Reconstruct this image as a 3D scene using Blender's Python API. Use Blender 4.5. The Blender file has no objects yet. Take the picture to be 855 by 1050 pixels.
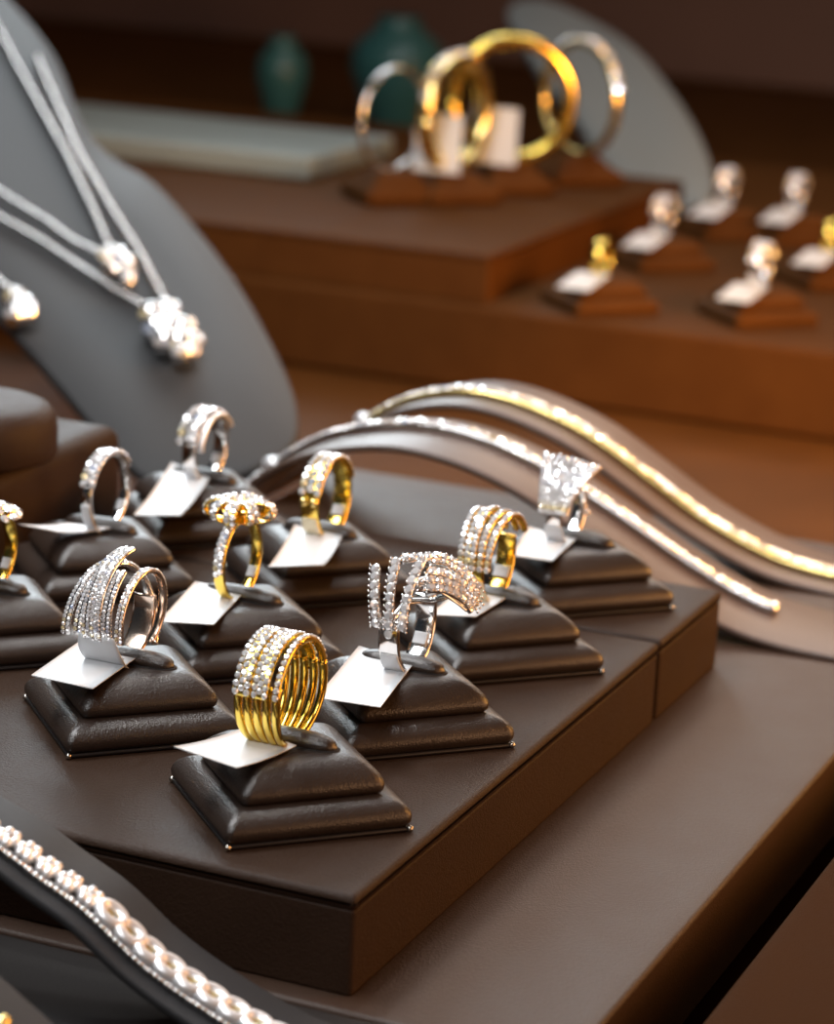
import bpy, math, random
from mathutils import Vector, Matrix
random.seed(7)
S = 0.01                      # geometry below is written in centimetres
COL = bpy.context.scene.collection
PI = math.pi
R_ = math.radians

# ------------------------------------------------------------------ camera numbers (metric, fitted)
CAM_POS = Vector((-45.357, -20.104, 21.647))
F_PX = 2824.0
CF = Vector((0.88716613, 0.37547923, -0.26823797))
CR = Vector((0.40098912, -0.91495344, 0.0454744))
CU = Vector((0.22835056, 0.14790385, 0.96227879))

def ray(x, y):
    return CF * F_PX + CR * (x - 427.5) - CU * (y - 525.0)
def onz(x, y, z):             # where the sight line of a photo pixel meets the height z
    d = ray(x, y); return CAM_POS + d * ((z - CAM_POS.z) / d.z)
def onx(x, y, X):
    d = ray(x, y); return CAM_POS + d * ((X - CAM_POS.x) / d.x)
def atd(x, y, dep):
    d = ray(x, y); return CAM_POS + d * (dep / F_PX)

# ------------------------------------------------------------------ materials
def newmat(name):
    m = bpy.data.materials.new(name); m.use_nodes = True
    nt = m.node_tree; nt.nodes.clear()
    out = nt.nodes.new('ShaderNodeOutputMaterial')
    b = nt.nodes.new('ShaderNodeBsdfPrincipled')
    nt.links.new(b.outputs[0], out.inputs[0])
    return m, nt, b
def N(nt, t, **kw):
    n = nt.nodes.new(t)
    for k, v in kw.items():
        if k.startswith('i_'): n.inputs[int(k[2:])].default_value = v
        else: setattr(n, k, v)
    return n
def leather(name, c1, c2, rough=.42, grain=900, bump=.35, spec=.5):
    m, nt, b = newmat(name)
    tc = N(nt, 'ShaderNodeNewGeometry')
    vor = N(nt, 'ShaderNodeTexVoronoi', feature='DISTANCE_TO_EDGE'); vor.inputs['Scale'].default_value = grain
    no = N(nt, 'ShaderNodeTexNoise'); no.inputs['Scale'].default_value = 60; no.inputs['Detail'].default_value = 6
    nw = N(nt, 'ShaderNodeTexNoise'); nw.inputs['Scale'].default_value = grain * .8; nw.inputs['Detail'].default_value = 3
    for n in (vor, no, nw): nt.links.new(tc.outputs['Position'], n.inputs['Vector'])
    mix = N(nt, 'ShaderNodeMix', data_type='RGBA')
    mix.inputs[6].default_value = (*c1, 1); mix.inputs[7].default_value = (*c2, 1)
    nt.links.new(no.outputs[0], mix.inputs[0]); nt.links.new(mix.outputs[2], b.inputs['Base Color'])
    ad = N(nt, 'ShaderNodeMath', operation='ADD')
    nt.links.new(vor.outputs[0], ad.inputs[0]); nt.links.new(nw.outputs[0], ad.inputs[1])
    bp = N(nt, 'ShaderNodeBump'); bp.inputs['Strength'].default_value = bump; bp.inputs['Distance'].default_value = .00022
    nt.links.new(ad.outputs[0], bp.inputs['Height']); nt.links.new(bp.outputs[0], b.inputs['Normal'])
    mr = N(nt, 'ShaderNodeMapRange'); mr.inputs[3].default_value = rough - .06; mr.inputs[4].default_value = rough + .08
    nt.links.new(no.outputs[0], mr.inputs[0]); nt.links.new(mr.outputs[0], b.inputs['Roughness'])
    b.inputs['Specular IOR Level'].default_value = spec
    return m
def simple(name, c, rough=.5, metal=0., spec=.5, noise=0., nscale=200, bump=0., emit=None):
    m, nt, b = newmat(name)
    b.inputs['Base Color'].default_value = (*c, 1); b.inputs['Roughness'].default_value = rough
    b.inputs['Metallic'].default_value = metal; b.inputs['Specular IOR Level'].default_value = spec
    tc = N(nt, 'ShaderNodeNewGeometry')
    no = N(nt, 'ShaderNodeTexNoise'); no.inputs['Scale'].default_value = nscale; no.inputs['Detail'].default_value = 4
    nt.links.new(tc.outputs['Position'], no.inputs['Vector'])
    mix = N(nt, 'ShaderNodeMix', data_type='RGBA')
    mix.inputs[6].default_value = (*[max(0, v * (1 - noise)) for v in c], 1)
    mix.inputs[7].default_value = (*[min(1, v * (1 + noise)) for v in c], 1)
    nt.links.new(no.outputs[0], mix.inputs[0]); nt.links.new(mix.outputs[2], b.inputs['Base Color'])
    if bump:
        bp = N(nt, 'ShaderNodeBump'); bp.inputs['Strength'].default_value = bump; bp.inputs['Distance'].default_value = .0002
        nt.links.new(no.outputs[0], bp.inputs['Height']); nt.links.new(bp.outputs[0], b.inputs['Normal'])
    return m
def gem(name, tint=1.0):
    m, nt, b = newmat(name)
    g = N(nt, 'ShaderNodeNewGeometry')
    ramp = N(nt, 'ShaderNodeValToRGB'); e = ramp.color_ramp.elements
    e[0].position = 0; e[0].color = (.93 * tint, .94 * tint, .96 * tint, 1)
    e[1].position = 1; e[1].color = (.97 * tint, .97 * tint, .97 * tint, 1)
    for p, c in ((.78, (.97, .97, .97, 1)), (.82, (.62, .74, 1, 1)), (.88, (.95, .96, 1, 1)), (.93, (1, .82, .38, 1)), (.97, (1, .98, .92, 1))):
        x = e.new(p); x.color = c
    nt.links.new(g.outputs['Random Per Island'], ramp.inputs[0])
    nt.links.new(ramp.outputs[0], b.inputs['Base Color'])
    b.inputs['Metallic'].default_value = .48; b.inputs['Roughness'].default_value = .06
    b.inputs['Specular IOR Level'].default_value = 1.0
    b.inputs['Coat Weight'].default_value = 1.0; b.inputs['Coat IOR'].default_value = 2.2; b.inputs['Coat Roughness'].default_value = .03
    return m

M = {}
M['pad'] = leather('pad_leather', (.017, .0105, .0075), (.029, .019, .0145), .34, 1600, .45, .68)
M['platform'] = leather('platform_leather', (.023, .012, .0072), (.034, .018, .0105), .5, 1500, .7, .14)
M['board'] = leather('board_leather', (.036, .0185, .0105), (.048, .025, .015), .5, 1500, .5, .33)
M['dark'] = leather('shaded_board_leather', (.011, .009, .0085), (.017, .014, .013), .55, 1700, .35, .25)  # darker copy of the board leather, unlit shade put into its colour
M['ramp'] = simple('ramp_suede', (.023, .0235, .0255), .6, 0, .25, noise=.12, nscale=700, bump=.2)
M['ramp_brown'] = simple('ramp_brown_suede', (.075, .044, .03), .42, noise=.12, nscale=500, bump=.2)
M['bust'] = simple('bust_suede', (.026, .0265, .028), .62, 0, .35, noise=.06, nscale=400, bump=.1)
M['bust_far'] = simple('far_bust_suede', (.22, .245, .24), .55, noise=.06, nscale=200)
M['gold'] = simple('yellow_gold', (.95, .69, .14), .17, 1.0, noise=.05, nscale=300)
M['gold_pale'] = simple('pale_gold', (.95, .75, .30), .22, 1.0, noise=.05, nscale=300)
M['silver'] = simple('white_gold', (.82, .81, .80), .12, 1.0, noise=.04, nscale=300)
M['rose'] = simple('rose_tinted_silver', (.85, .68, .56), .16, 1.0, noise=.05, nscale=300)
M['gem'] = gem('diamond')
M['pearl'] = simple('bright_white_metal', (.88, .88, .89), .28, .55, noise=.03)
M['paper'] = simple('tag_paper', (.62, .64, .66), .45, noise=.02, nscale=300)
M['cream'] = simple('cream_paper', (.86, .78, .55), .5, noise=.03, nscale=300)
M['slit_shade'] = simple('slit_shadow', (.006, .005, .005), .8, noise=.1)
M['trim'] = simple('pad_trim', (.014, .012, .012), .38, .0, noise=.1)
M['gleam'] = simple('corner_gleam', (.5, .47, .42), .25, 1., noise=.1)
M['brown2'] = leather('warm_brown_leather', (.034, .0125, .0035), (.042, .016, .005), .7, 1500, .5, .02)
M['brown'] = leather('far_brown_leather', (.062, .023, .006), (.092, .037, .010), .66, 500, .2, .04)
M['floor'] = simple('case_floor_wood', (.085, .034, .009), .6, 0, .04, noise=.35, nscale=20)
M['wallm'] = simple('dark_brown_wall', (.11, .064, .05), .6, noise=.4, nscale=4)
M['teal'] = simple('teal_blur_colour', (.035, .12, .115), .35, noise=.3, nscale=15)
M['grey_top'] = simple('grey_green_tray', (.26, .30, .28), .35, noise=.2, nscale=12)

# ------------------------------------------------------------------ mesh builder
class MB:
    def __init__(s): s.v = []; s.f = []; s.sm = []
    def add(s, vs, fs, smooth=True):
        b = len(s.v); s.v += [tuple(p) for p in vs]
        s.f += [tuple(b + i for i in f) for f in fs]; s.sm += [smooth] * len(fs)
    def build(s, name, mat, parent=None, kind=None, label=None):
        me = bpy.data.meshes.new(name)
        me.from_pydata([(x * S, y * S, z * S) for x, y, z in s.v], [], s.f)
        me.polygons.foreach_set('use_smooth', s.sm)
        me.materials.append(mat); me.update()
        o = bpy.data.objects.new(name, me); COL.objects.link(o)
        if parent: o.parent = parent
        if kind: o['kind'] = kind
        if label: o['label'] = label
        return o
def thing(name, label, cat, loc=(0, 0, 0), rotz=0, group=None):
    o = bpy.data.objects.new(name, None); COL.objects.link(o)
    o.empty_display_size = .01
    o.location = Vector(loc) * S; o.rotation_euler = (0, 0, rotz)
    o['label'] = label; o['category'] = cat
    if group: o['group'] = group
    return o
def dup(root, loc, label, group=None, rotz=None):
    r = root.copy(); COL.objects.link(r); r.location = Vector(loc) * S
    if rotz is not None: r.rotation_euler = (0, 0, rotz)
    r['label'] = label
    if group: r['group'] = group
    for ch in list(root.children):
        c = ch.copy(); COL.objects.link(c); c.parent = r
        for g in list(ch.children):
            d = g.copy(); COL.objects.link(d); d.parent = c
    return r

def rsq(h, r, n=6):
    """rounded square outline, half size h, corner radius r"""
    r = min(r, h * .999); pts = []
    for cx, cy, a0 in ((1, 1, 0), (-1, 1, 90), (-1, -1, 180), (1, -1, 270)):
        for k in range(n + 1):
            a = R_(a0 + 90 * k / n)
            pts.append((cx * (h - r) + r * math.cos(a), cy * (h - r) + r * math.sin(a)))
    return pts
def rrect(hx, hy, r, n=5):
    pts = []
    for cx, cy, a0 in ((1, 1, 0), (-1, 1, 90), (-1, -1, 180), (1, -1, 270)):
        for k in range(n + 1):
            a = R_(a0 + 90 * k / n)
            pts.append((cx * (hx - r) + r * math.cos(a), cy * (hy - r) + r * math.sin(a)))
    return pts
def loft(mb, rings, cap0=True, cap1=True, smooth=True):
    n = len(rings[0]); vs = [p for r in rings for p in r]; fs = []
    for i in range(len(rings) - 1):
        for k in range(n):
            k2 = (k + 1) % n
            fs.append((i * n + k, i * n + k2, (i + 1) * n + k2, (i + 1) * n + k))
    if cap0: fs.append(tuple(reversed(range(n))))
    if cap1: fs.append(tuple((len(rings) - 1) * n + k for k in range(n)))
    mb.add(vs, fs, smooth)
def sharp_box(mb, x0, x1, y0, y1, z0, z1, r=.08, rc=.12):
    """box with small rounded edges: leather-wrapped board"""
    cx, cy = (x0 + x1) / 2, (y0 + y1) / 2; hx, hy = (x1 - x0) / 2, (y1 - y0) / 2
    rings = []
    def ring(ins, z): return [(cx + p[0], cy + p[1], z) for p in rrect(hx - ins, hy - ins, max(.01, rc - ins * .5), 4)]
    rings.append(ring(r, z0)); rings.append(ring(r * .3, z0 + r * .3)); rings.append(ring(0, z0 + r))
    rings.append(ring(0, z0 + r * 1.4)); rings.append(ring(0, z1 - r * 1.4))
    for k in range(5):
        a = R_(90 * k / 4); rings.append(ring(r * (1 - math.cos(a)), z1 - r + r * math.sin(a)))
    rings.append(ring(r + .3, z1))
    loft(mb, rings)
def tube(mb, pts, rad, n=8, cap=True):
    pts = [Vector(p) for p in pts]; rings = []
    for i, p in enumerate(pts):
        t = (pts[min(i + 1, len(pts) - 1)] - pts[max(i - 1, 0)]).normalized()
        a = t.cross(Vector((0, 0, 1)))
        if a.length < 1e-3: a = t.cross(Vector((1, 0, 0)))
        a.normalize(); b = a.cross(t)
        r = rad(i / (len(pts) - 1)) if callable(rad) else rad
        rings.append([p + (a * math.cos(2 * PI * k / n) + b * math.sin(2 * PI * k / n)) * r for k in range(n)])
    loft(mb, rings, cap, cap)
def sphere(mb, c, r, sc=(1, 1, 1), nu=10, nv=7):
    c = Vector(c); rings = []
    for j in range(nv + 1):
        a = PI * (j + .02) / (nv + .04) - PI / 2
        rings.append([c + Vector((r * sc[0] * math.cos(a) * math.cos(2 * PI * k / nu), r * sc[1] * math.cos(a) * math.sin(2 * PI * k / nu), r * sc[2] * math.sin(a))) for k in range(nu)])
    loft(mb, rings)
def catmull(pts, n=6, closed=False):
    pts = [Vector(p) for p in pts]; out = []; m = len(pts)
    segs = m if closed else m - 1
    for i in range(segs):
        if closed: p0, p1, p2, p3 = pts[(i - 1) % m], pts[i], pts[(i + 1) % m], pts[(i + 2) % m]
        else: p0, p1, p2, p3 = pts[max(i - 1, 0)], pts[i], pts[i + 1], pts[min(i + 2, m - 1)]
        for k in range(n):
            t = k / n
            out.append(.5 * ((2 * p1) + (p2 - p0) * t + (2 * p0 - 5 * p1 + 4 * p2 - p3) * t * t + (3 * p1 - p0 - 3 * p2 + p3) * t ** 3))
    if not closed: out.append(pts[-1].copy())
    return out
def resample(pts, step):
    """points at equal spacing along a polyline"""
    pts = [Vector(p) for p in pts]; L = [0]
    for a, b in zip(pts, pts[1:]): L.append(L[-1] + (b - a).length)
    n = max(1, round(L[-1] / step)); out = []; j = 0
    for k in range(n + 1):
        d = L[-1] * k / n
        while j < len(pts) - 2 and L[j + 1] < d: j += 1
        t = (d - L[j]) / max(1e-9, L[j + 1] - L[j]); out.append(pts[j].lerp(pts[j + 1], min(1, t)))
    return out

def brilliant(mb, P, nrm, r, n=8):
    """round brilliant: crown with table, star facets and a short pavilion"""
    P = Vector(P); w = Vector(nrm).normalized()
    w = (w + Vector((random.uniform(-1, 1), random.uniform(-1, 1), random.uniform(-1, 1))) * .14).normalized()
    u = w.cross(Vector((.3, .5, .81))).normalized(); v = w.cross(u); a0 = random.uniform(0, 6.28)
    def C(rr, h, off): return [P + (u * math.cos(a0 + (k + off) * 2 * PI / n) + v * math.sin(a0 + (k + off) * 2 * PI / n)) * rr + w * h for k in range(n)]
    g, t, lo = C(r, 0, 0), C(r * .58, r * .42, .5), C(r * .62, -r * .45, .5)
    vs = g + t + lo; fs = []
    for k in range(n):
        k2 = (k + 1) % n
        fs.append((k, k2, n + k)); fs.append((k2, n + k2, n + k)); fs.append((k2, k, 2 * n + k))
        fs.append((k2, 2 * n + k, 2 * n + k2))
    fs.append(tuple(n + k for k in range(n)))
    mb.add(vs, fs, False)
def bead(mb, P, r): 
    P = Vector(P)
    mb.add([P + Vector(d) * r for d in ((1, 0, 0), (0, 1, 0), (-1, 0, 0), (0, -1, 0), (0, 0, 1), (0, 0, -1))],
           [(0, 1, 4), (1, 2, 4), (2, 3, 4), (3, 0, 4), (1, 0, 5), (2, 1, 5), (3, 2, 5), (0, 3, 5)])
def ribbon(mb, pts, outs, w, t, nseg=10):
    """rounded strip along pts; outs are the outward directions; w, t width and thickness (numbers or functions)"""
    rings = []; m = len(pts)
    for i in range(m):
        p = Vector(pts[i]); tg = (Vector(pts[min(i + 1, m - 1)]) - Vector(pts[max(i - 1, 0)])).normalized()
        o = Vector(outs[i]); o = (o - tg * o.dot(tg)).normalized(); s = tg.cross(o)
        ww = w(i / (m - 1)) if callable(w) else w; tt = t(i / (m - 1)) if callable(t) else t
        ring = []
        for k in range(nseg):
            a = 2 * PI * (k + .5) / nseg; c, d = math.cos(a), math.sin(a)
            x = math.copysign(abs(c) ** .5, c) * ww / 2; y = math.copysign(abs(d) ** .6, d) * tt / 2
            ring.append(p + s * x + o * y)
        rings.append(ring)
    loft(mb, rings)
# ring geometry: hole axis along Y, phi 0 = towards -X (the front), 90 = top, 180 = back, 270 = foot
def RP(phi, y, r, Rc): return Vector((-r * math.cos(phi), y, Rc + r * math.sin(phi)))
def arc_pts(a0, a1, yf, rf, Rc, n=40):
    pts, outs = [], []
    for k in range(n + 1):
        t = k / n; ph = R_(a0 + (a1 - a0) * t)
        y = yf(t) if callable(yf) else yf; r = rf(t) if callable(rf) else rf
        pts.append(RP(ph, y, r, Rc)); outs.append(Vector((-math.cos(ph), 0, math.sin(ph))))
    return pts, outs
def stones(mb, pts, outs, r, lift=.0, side=0., spacing=1.9, jit=0, n=8):
    """row of stones along a curve; side shifts the row sideways"""
    P = [Vector(p) for p in pts]; acc = 0; nxt = spacing * r * (.5 + .5 * jit)
    for i in range(len(P) - 1):
        seg = (P[i + 1] - P[i]); l = seg.length
        while nxt <= acc + l:
            t = (nxt - acc) / l; p = P[i] + seg * t; tg = seg.normalized()
            o = Vector(outs[i]).lerp(Vector(outs[i + 1]), t); o = (o - tg * o.dot(tg)).normalized(); s = tg.cross(o)
            if isinstance(mb, list): mb.append((p + o * lift + s * side, o, r))
            else: brilliant(mb, p + o * lift + s * side, o, r, n)
            nxt += spacing * r
        acc += l
def lerp(a, b, t): return a + (b - a) * t
def sstep(t): t = max(0, min(1, t)); return t * t * (3 - 2 * t)

# ------------------------------------------------------------------ setting
def struct(name, mb, mat, **k):
    o = mb.build(name, mat, None, 'structure'); return o
b = MB(); sharp_box(b, -80, 260, -220, 300, -7.0, -6.0); struct('floor', b, M['floor'])
b = MB(); sharp_box(b, 215, 218, -220, 300, -6.0, 110); struct('wall_back', b, M['wallm'])

# base boards
def solid(name, label, cat, mat, boxes, group=None, r=.1):
    mb = MB()
    for bx in boxes: sharp_box(mb, *bx, r=r)
    o = mb.build(name, mat); o['label'] = label; o['category'] = cat
    if group: o['group'] = group
    return o
Z0 = -2.15
solid('display_board', 'wide brown leather board under the ring platform, with long straight edge at right', 'display board', M['board'], [(-.6, 37.2, -4.75, 17.8, -4.6, Z0)], r=.12)
solid('display_board', 'leather board at bottom left under the two curved ramps, shade put into its colour', 'display board', M['dark'], [(-24, -.7, -4.75, 30, -4.6, Z0)], r=.12)
solid('display_board', 'second brown leather board in the bottom right corner beyond the dark gap', 'display board', M['brown2'], [(-20, 30, -30, -6.45, -4.6, Z0)], r=.12)
# the two blocks of the ring platform (lid over box)
def platform(name, label, x0, x1, y0, y1, z0, z1, mat, group=None):
    t = thing(name, label, 'display platform', (0, 0, 0), 0, group)
    mb = MB(); sharp_box(mb, x0 + .025, x1 - .025, y0 + .025, y1 - .025, z0, z1 - .32, r=.05); mb.build('box', mat, t)
    mb = MB(); sharp_box(mb, x0, x1, y0, y1, z1 - .36, z1, r=.15); mb.build('lid', mat, t)
    return t
platform('ring_platform', 'long dark leather platform carrying most of the rings, its front corner nearest the camera', 0, 18.35, 0, 17.2, Z0, 0, M['platform'])
platform('ring_platform', 'short dark leather platform behind the seam, under the fan shaped silver ring', 18.5, 23.6, 0, 17.2, Z0, 0, M['platform'])

# ------------------------------------------------------------------ ring pad
def make_pad(name, label, loc, group, mats=('pad', 'trim'), rotz=R_(-45)):
    t = thing(name, label, 'ring pad', loc, rotz, group)
    def prof(lst, mat, nm):
        mb = MB(); rings = [[(x, y, z) for x, y in rsq(h, r)] for h, z, r in lst]; loft(mb, rings); return mb.build(nm, mat, t)
    prof([(1.93, .0, .06), (1.99, .03, .06), (1.99, .09, .06), (1.9, .11, .06)], M[mats[1]], 'base_trim')
    prof([(1.86, .09, .1), (1.96, .13, .12), (2.02, .22, .16), (2.035, .33, .18), (2.01, .43, .18), (1.94, .53, .18), (1.82, .62, .16), (1.68, .68, .12), (1.56, .71, .1), (1.42, .72, .1)], M[mats[0]], 'lower_cushion')
    prof([(1.40, .68, .1), (1.49, .73, .12), (1.56, .80, .16), (1.585, .89, .2), (1.57, .98, .22), (1.51, 1.08, .22), (1.41, 1.19, .22), (1.28, 1.30, .22), (1.17, 1.375, .22), (1.06, 1.42, .22), (.9, 1.45, .22), (.5, 1.465, .2), (.1, 1.47, .05)], M[mats[0]], 'upper_cushion')
    return t
def pad_extras(t):
    """slit, finger roll through the ring, metal beads for the corner gleams (roll lies along world Y, i.e. 45 degrees in the pad frame)"""
    c = math.cos(R_(45)); 
    def rot(p): x, y, z = p; return (c * x - c * y, c * x + c * y, z)     # world offset -> pad frame (+45)
    mb = MB(); rings = []
    out = [(.33 * math.copysign(abs(math.cos(a)) ** .9, math.cos(a)), 1.12 * math.copysign(abs(math.sin(a)) ** .8, math.sin(a))) for a in [2 * PI * k / 28 for k in range(28)]]
    for s_, z in ((1.0, 1.43), (1.0, 1.474), (.9, 1.482)): rings.append([rot((x * s_, y * s_, z)) for x, y in out])
    loft(mb, rings); mb.build('slot_shade', M['slit_shade'], t, label='dark sheet on the cushion top, coloured as the shade of a recess')  # thin dark lens on the surface, painted as the shade inside a recess
    mb = MB(); rings = []; n = 22
    for i in range(n + 1):
        s_ = -1 + 2 * i / n; y = s_ * 1.06; e = max(0.0, 1 - abs(s_) ** 5) ** .5
        e = max(e, .05); w = .29 * e; h = .21 * e
        zc = 1.50 + .05 * (1 - s_ * s_)
        rings.append([rot((w * math.cos(2 * PI * k / 14), y, zc + h * math.sin(2 * PI * k / 14))) for k in range(14)])
    loft(mb, rings); mb.build('cushion_roll', M['pad'], t)
    for x, y in ((-1.97, -1.97), (1.97, -1.97), (-1.97, 1.97)):
        mb = MB(); sphere(mb, (x, y, .07), .075); mb.build('corner_gleam', M['gleam'], t)  # metal bead put at the trim corner for its gleam

PADS = [  # x, y, label
    ('gold', 3.59, 3.22, 'dark leather two tier ring pad at the front corner under the wide gold ring'),
    ('claw', 9.3, 3.22, 'dark leather two tier ring pad under the silver ring with fanned diamond rows'),
    ('split', 15.2, 3.22, 'brownish leather two tier ring pad under the gold ring with five diamond rows'),
    ('fan', 21.1, 3.4, 'brownish leather two tier ring pad farthest right, under the flared silver ring'),
    ('orb', 6.43, 8.6, 'dark leather two tier ring pad at left under the crossed silver dome ring'),
    ('flower', 11.95, 8.65, 'dark leather two tier ring pad under the gold bow flower ring'),
    ('band', 18.2, 9.55, 'dark leather two tier ring pad under the gold band with a diamond top'),
    ('left', 9.4, 14.23, 'dark leather two tier ring pad cut by the left edge, under a gold cluster ring'),
    ('small', 15.4, 14.6, 'dark leather two tier ring pad under the narrow silver ring with a curled tag'),
    ('silv', 21.3, 14.7, 'dark leather two tier ring pad under the silver ring in front of the grey bust'),
]
PG = 'two tier ring pads on the platform'
proto = make_pad('ring_pad', PADS[0][3], (PADS[0][1], PADS[0][2], .005), PG); pad_extras(proto)
PPOS = {PADS[0][0]: Vector((PADS[0][1], PADS[0][2], 0))}
for k, x, y, lab in PADS[1:]:
    dup(proto, (x, y, .005), lab); PPOS[k] = Vector((x, y, 0))

# ------------------------------------------------------------------ rings
OFF = {'gold': (0, .27), 'orb': (0, .27), 'split': (0, .28), 'fan': (0, .3), 'flower': (0, .15), 'band': (0, -.15), 'silv': (.1, .0), 'small': (.1, -.1), 'claw': (0, -.10), 'left': (0, 0)}
ZB = 1.36     # height of the foot of each ring above the platform
def ring_thing(key, label, rotz=0):
    p = PPOS[key]; return thing('ring', label, 'ring', (p.x + OFF[key][0], p.y + OFF[key][1], ZB), rotz)
def full_band(t, Rc, r, w, th, mat, a0=-268, a1=88, name='band', yf=0, n=64, label=None):
    mb = MB(); p, o = arc_pts(a0, a1, yf, r, Rc, n); ribbon(mb, p, o, w, th); return mb.build(name, mat, t, label=label)
def gem_row(t, pts, outs, r, lift, sides=(0,), spacing=1.9, name='diamond_row', n=8, stagger=True, label=None):
    mb = MB()
    for j, s_ in enumerate(sides): stones(mb, pts, outs, r, lift, s_, spacing, j % 2 if stagger else 0, n)
    return mb.build(name, M['gem'], t, label=label)
GEMPROTO = []
for k in range(5):
    mb = MB(); brilliant(mb, (0, 0, 0), (0, 0, 1), 1.0)
    me = bpy.data.meshes.new('diamond'); me.from_pydata([tuple(c * S for c in v) for v in mb.v], [], mb.f); me.materials.append(M['gem']); me.update()
    GEMPROTO.append(me)
def single_gems(parent, lst):
    for i, (p, o, r) in enumerate(lst):
        d = bpy.data.objects.new('diamond', GEMPROTO[i % 5]); COL.objects.link(d); d.parent = parent
        d.location = Vector(p) * S; d.rotation_mode = 'QUATERNION'
        d.rotation_quaternion = Vector(o).to_track_quat('Z', 'Y') @ Matrix.Rotation(random.uniform(0, 6.28), 3, 'Z').to_quaternion()
        d.scale = (r, r, r)

# --- wide gold ring (front)
def ring_gold():
    t = ring_thing('gold', 'wide yellow gold ring of five strands with a pavé diamond top, nearest the camera')
    Rc = 1.2; r = 1.12
    # five strands running from the paved top down to the joined foot
    for y in (.44, .22, 0, -.22, -.44):
        def yf(tt, y=y): a = abs(2 * tt - 1); return y * (.72 + .28 * sstep(a * 1.25))
        mb = MB(); p, o = arc_pts(22, -202, yf, lambda tt: r - .0, Rc, 56)
        ribbon(mb, p, o, lambda tt: .15 + .03 * abs(2 * tt - 1), .13); mb.build('band_strand', M['gold'], t)
    mb = MB(); p, o = arc_pts(-62, -118, 0, r, Rc, 16); ribbon(mb, p, o, .78, .11); mb.build('foot_plate', M['gold'], t)
    # the paved gallery: three gold ridged plates with stones
    for yc, w, rows, rs in ((.34, .42, (-.13, 0, .13), .075), (-.08, .36, (-.12, 0, .12), .073), (-.44, .15, (0,), .072)):
        lift = .02 if len(rows) > 1 else 0
        p, o = arc_pts(8, 172, yc, r + .03 + lift, Rc, 48)
        mb = MB(); ribbon(mb, p, o, w, .13); pl = mb.build('pave_plate', M['gold'], t)
        L = []
        for j, s_ in enumerate(rows): stones(L, p, o, rs, .075, s_, 1.95 + .05 * len(rows), j % 2)
        vis = [g for g in L]
        single_gems(pl, vis[:300])
    return t
ring_gold()

# --- silver ring with fanned claw rows
def ring_claw():
    t = ring_thing('claw', 'silver ring with fanned rows of claw set diamonds sweeping to one side')
    Rc = 1.1; r = 1.05
    full_band(t, Rc, r, .52, .1, M['silver'], -205, 22)
    ctr = Vector((0.15, -.25, 1.25)); dz = -ZB + 1.4
    rows = [[(-1.06, .27, 1.30), (-1.05, .33, 1.72), (-.90, .43, 2.12), (-.6, .55, 2.48)],
            [(-1.06, -.03, 1.30), (-1.02, .0, 1.78), (-.84, .06, 2.26), (-.45, .14, 2.66)],
            [(-1.05, -.33, 1.30), (-.97, -.34, 1.78), (-.74, -.36, 2.30), (-.22, -.40, 2.76)],
            [(-.25, -.40, 2.78), (.1, -.72, 2.74), (.38, -1.08, 2.46), (.55, -1.44, 1.98)],
            [(-.50, -.62, 2.55), (-.14, -.92, 2.44), (.16, -1.24, 2.14), (.32, -1.52, 1.76)],
            [(-.62, -.66, 2.22), (-.3, -.98, 2.14), (.0, -1.26, 1.90), (.16, -1.46, 1.62)],
            [(-.12, -.52, 2.68), (.12, -.82, 2.6), (.3, -1.14, 2.32), (.42, -1.46, 1.88)],
            [(-.55, -.6, 2.38), (-.22, -.94, 2.29), (.08, -1.24, 2.02), (.24, -1.48, 1.7)],
            [(-.30, .1, 2.66), (.25, -.25, 2.62), (.6, -.7, 2.36), (.8, -1.1, 1.95)]]
    for i, rw in enumerate(rows):
        p = catmull(rw, 8); o = [(q - ctr).normalized() for q in p]
        mb = MB(); ribbon(mb, p, o, .18, .13)
        # little claws either side of the row
        for q, oo in list(zip(p, o))[::2]:
            s_ = Vector((.2, 1, 0)).cross(oo).normalized() if i > 2 else Vector((0, 1, 0))
            for sg in (-1, 1): bead(mb, q + s_ * .11 * sg + oo * .10, .04)
        pl = mb.build('claw_row', M['silver'], t)
        L = []; stones(L, p, o, .122, .085, 0, 1.68); single_gems(pl, L)
    mb = MB()   # solid underside that carries the swept rows
    p = catmull([(-.35, -.3, 2.35), (-.12, -.75, 2.3), (.1, -1.1, 2.0), (.22, -1.38, 1.72)], 8); ribbon(mb, p, [(q - ctr).normalized() for q in p], lambda s_: 1.0 - .45 * s_, .08)
    p = catmull([(.1, -1.0, 1.95), (.0, -.55, 1.75), (-.35, -.15, 1.75), (-.9, .0, 1.5)], 8); ribbon(mb, p, [Vector((-.5, -.2, .8))] * len(p), .16, .07)
    p = catmull([(.75, -.9, 2.0), (.85, -.4, 1.8), (.9, 0, 1.6)], 8); ribbon(mb, p, [Vector((.8, 0, .5))] * len(p), .3, .07)
    mb.build('gallery', M['silver'], t)
    mb = MB(); brilliant(mb, (-1.05, .0, 1.17), (-1, 0, .1), .15); mb.build('side_diamond', M['gem'], t)
    return t
ring_claw()

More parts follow.
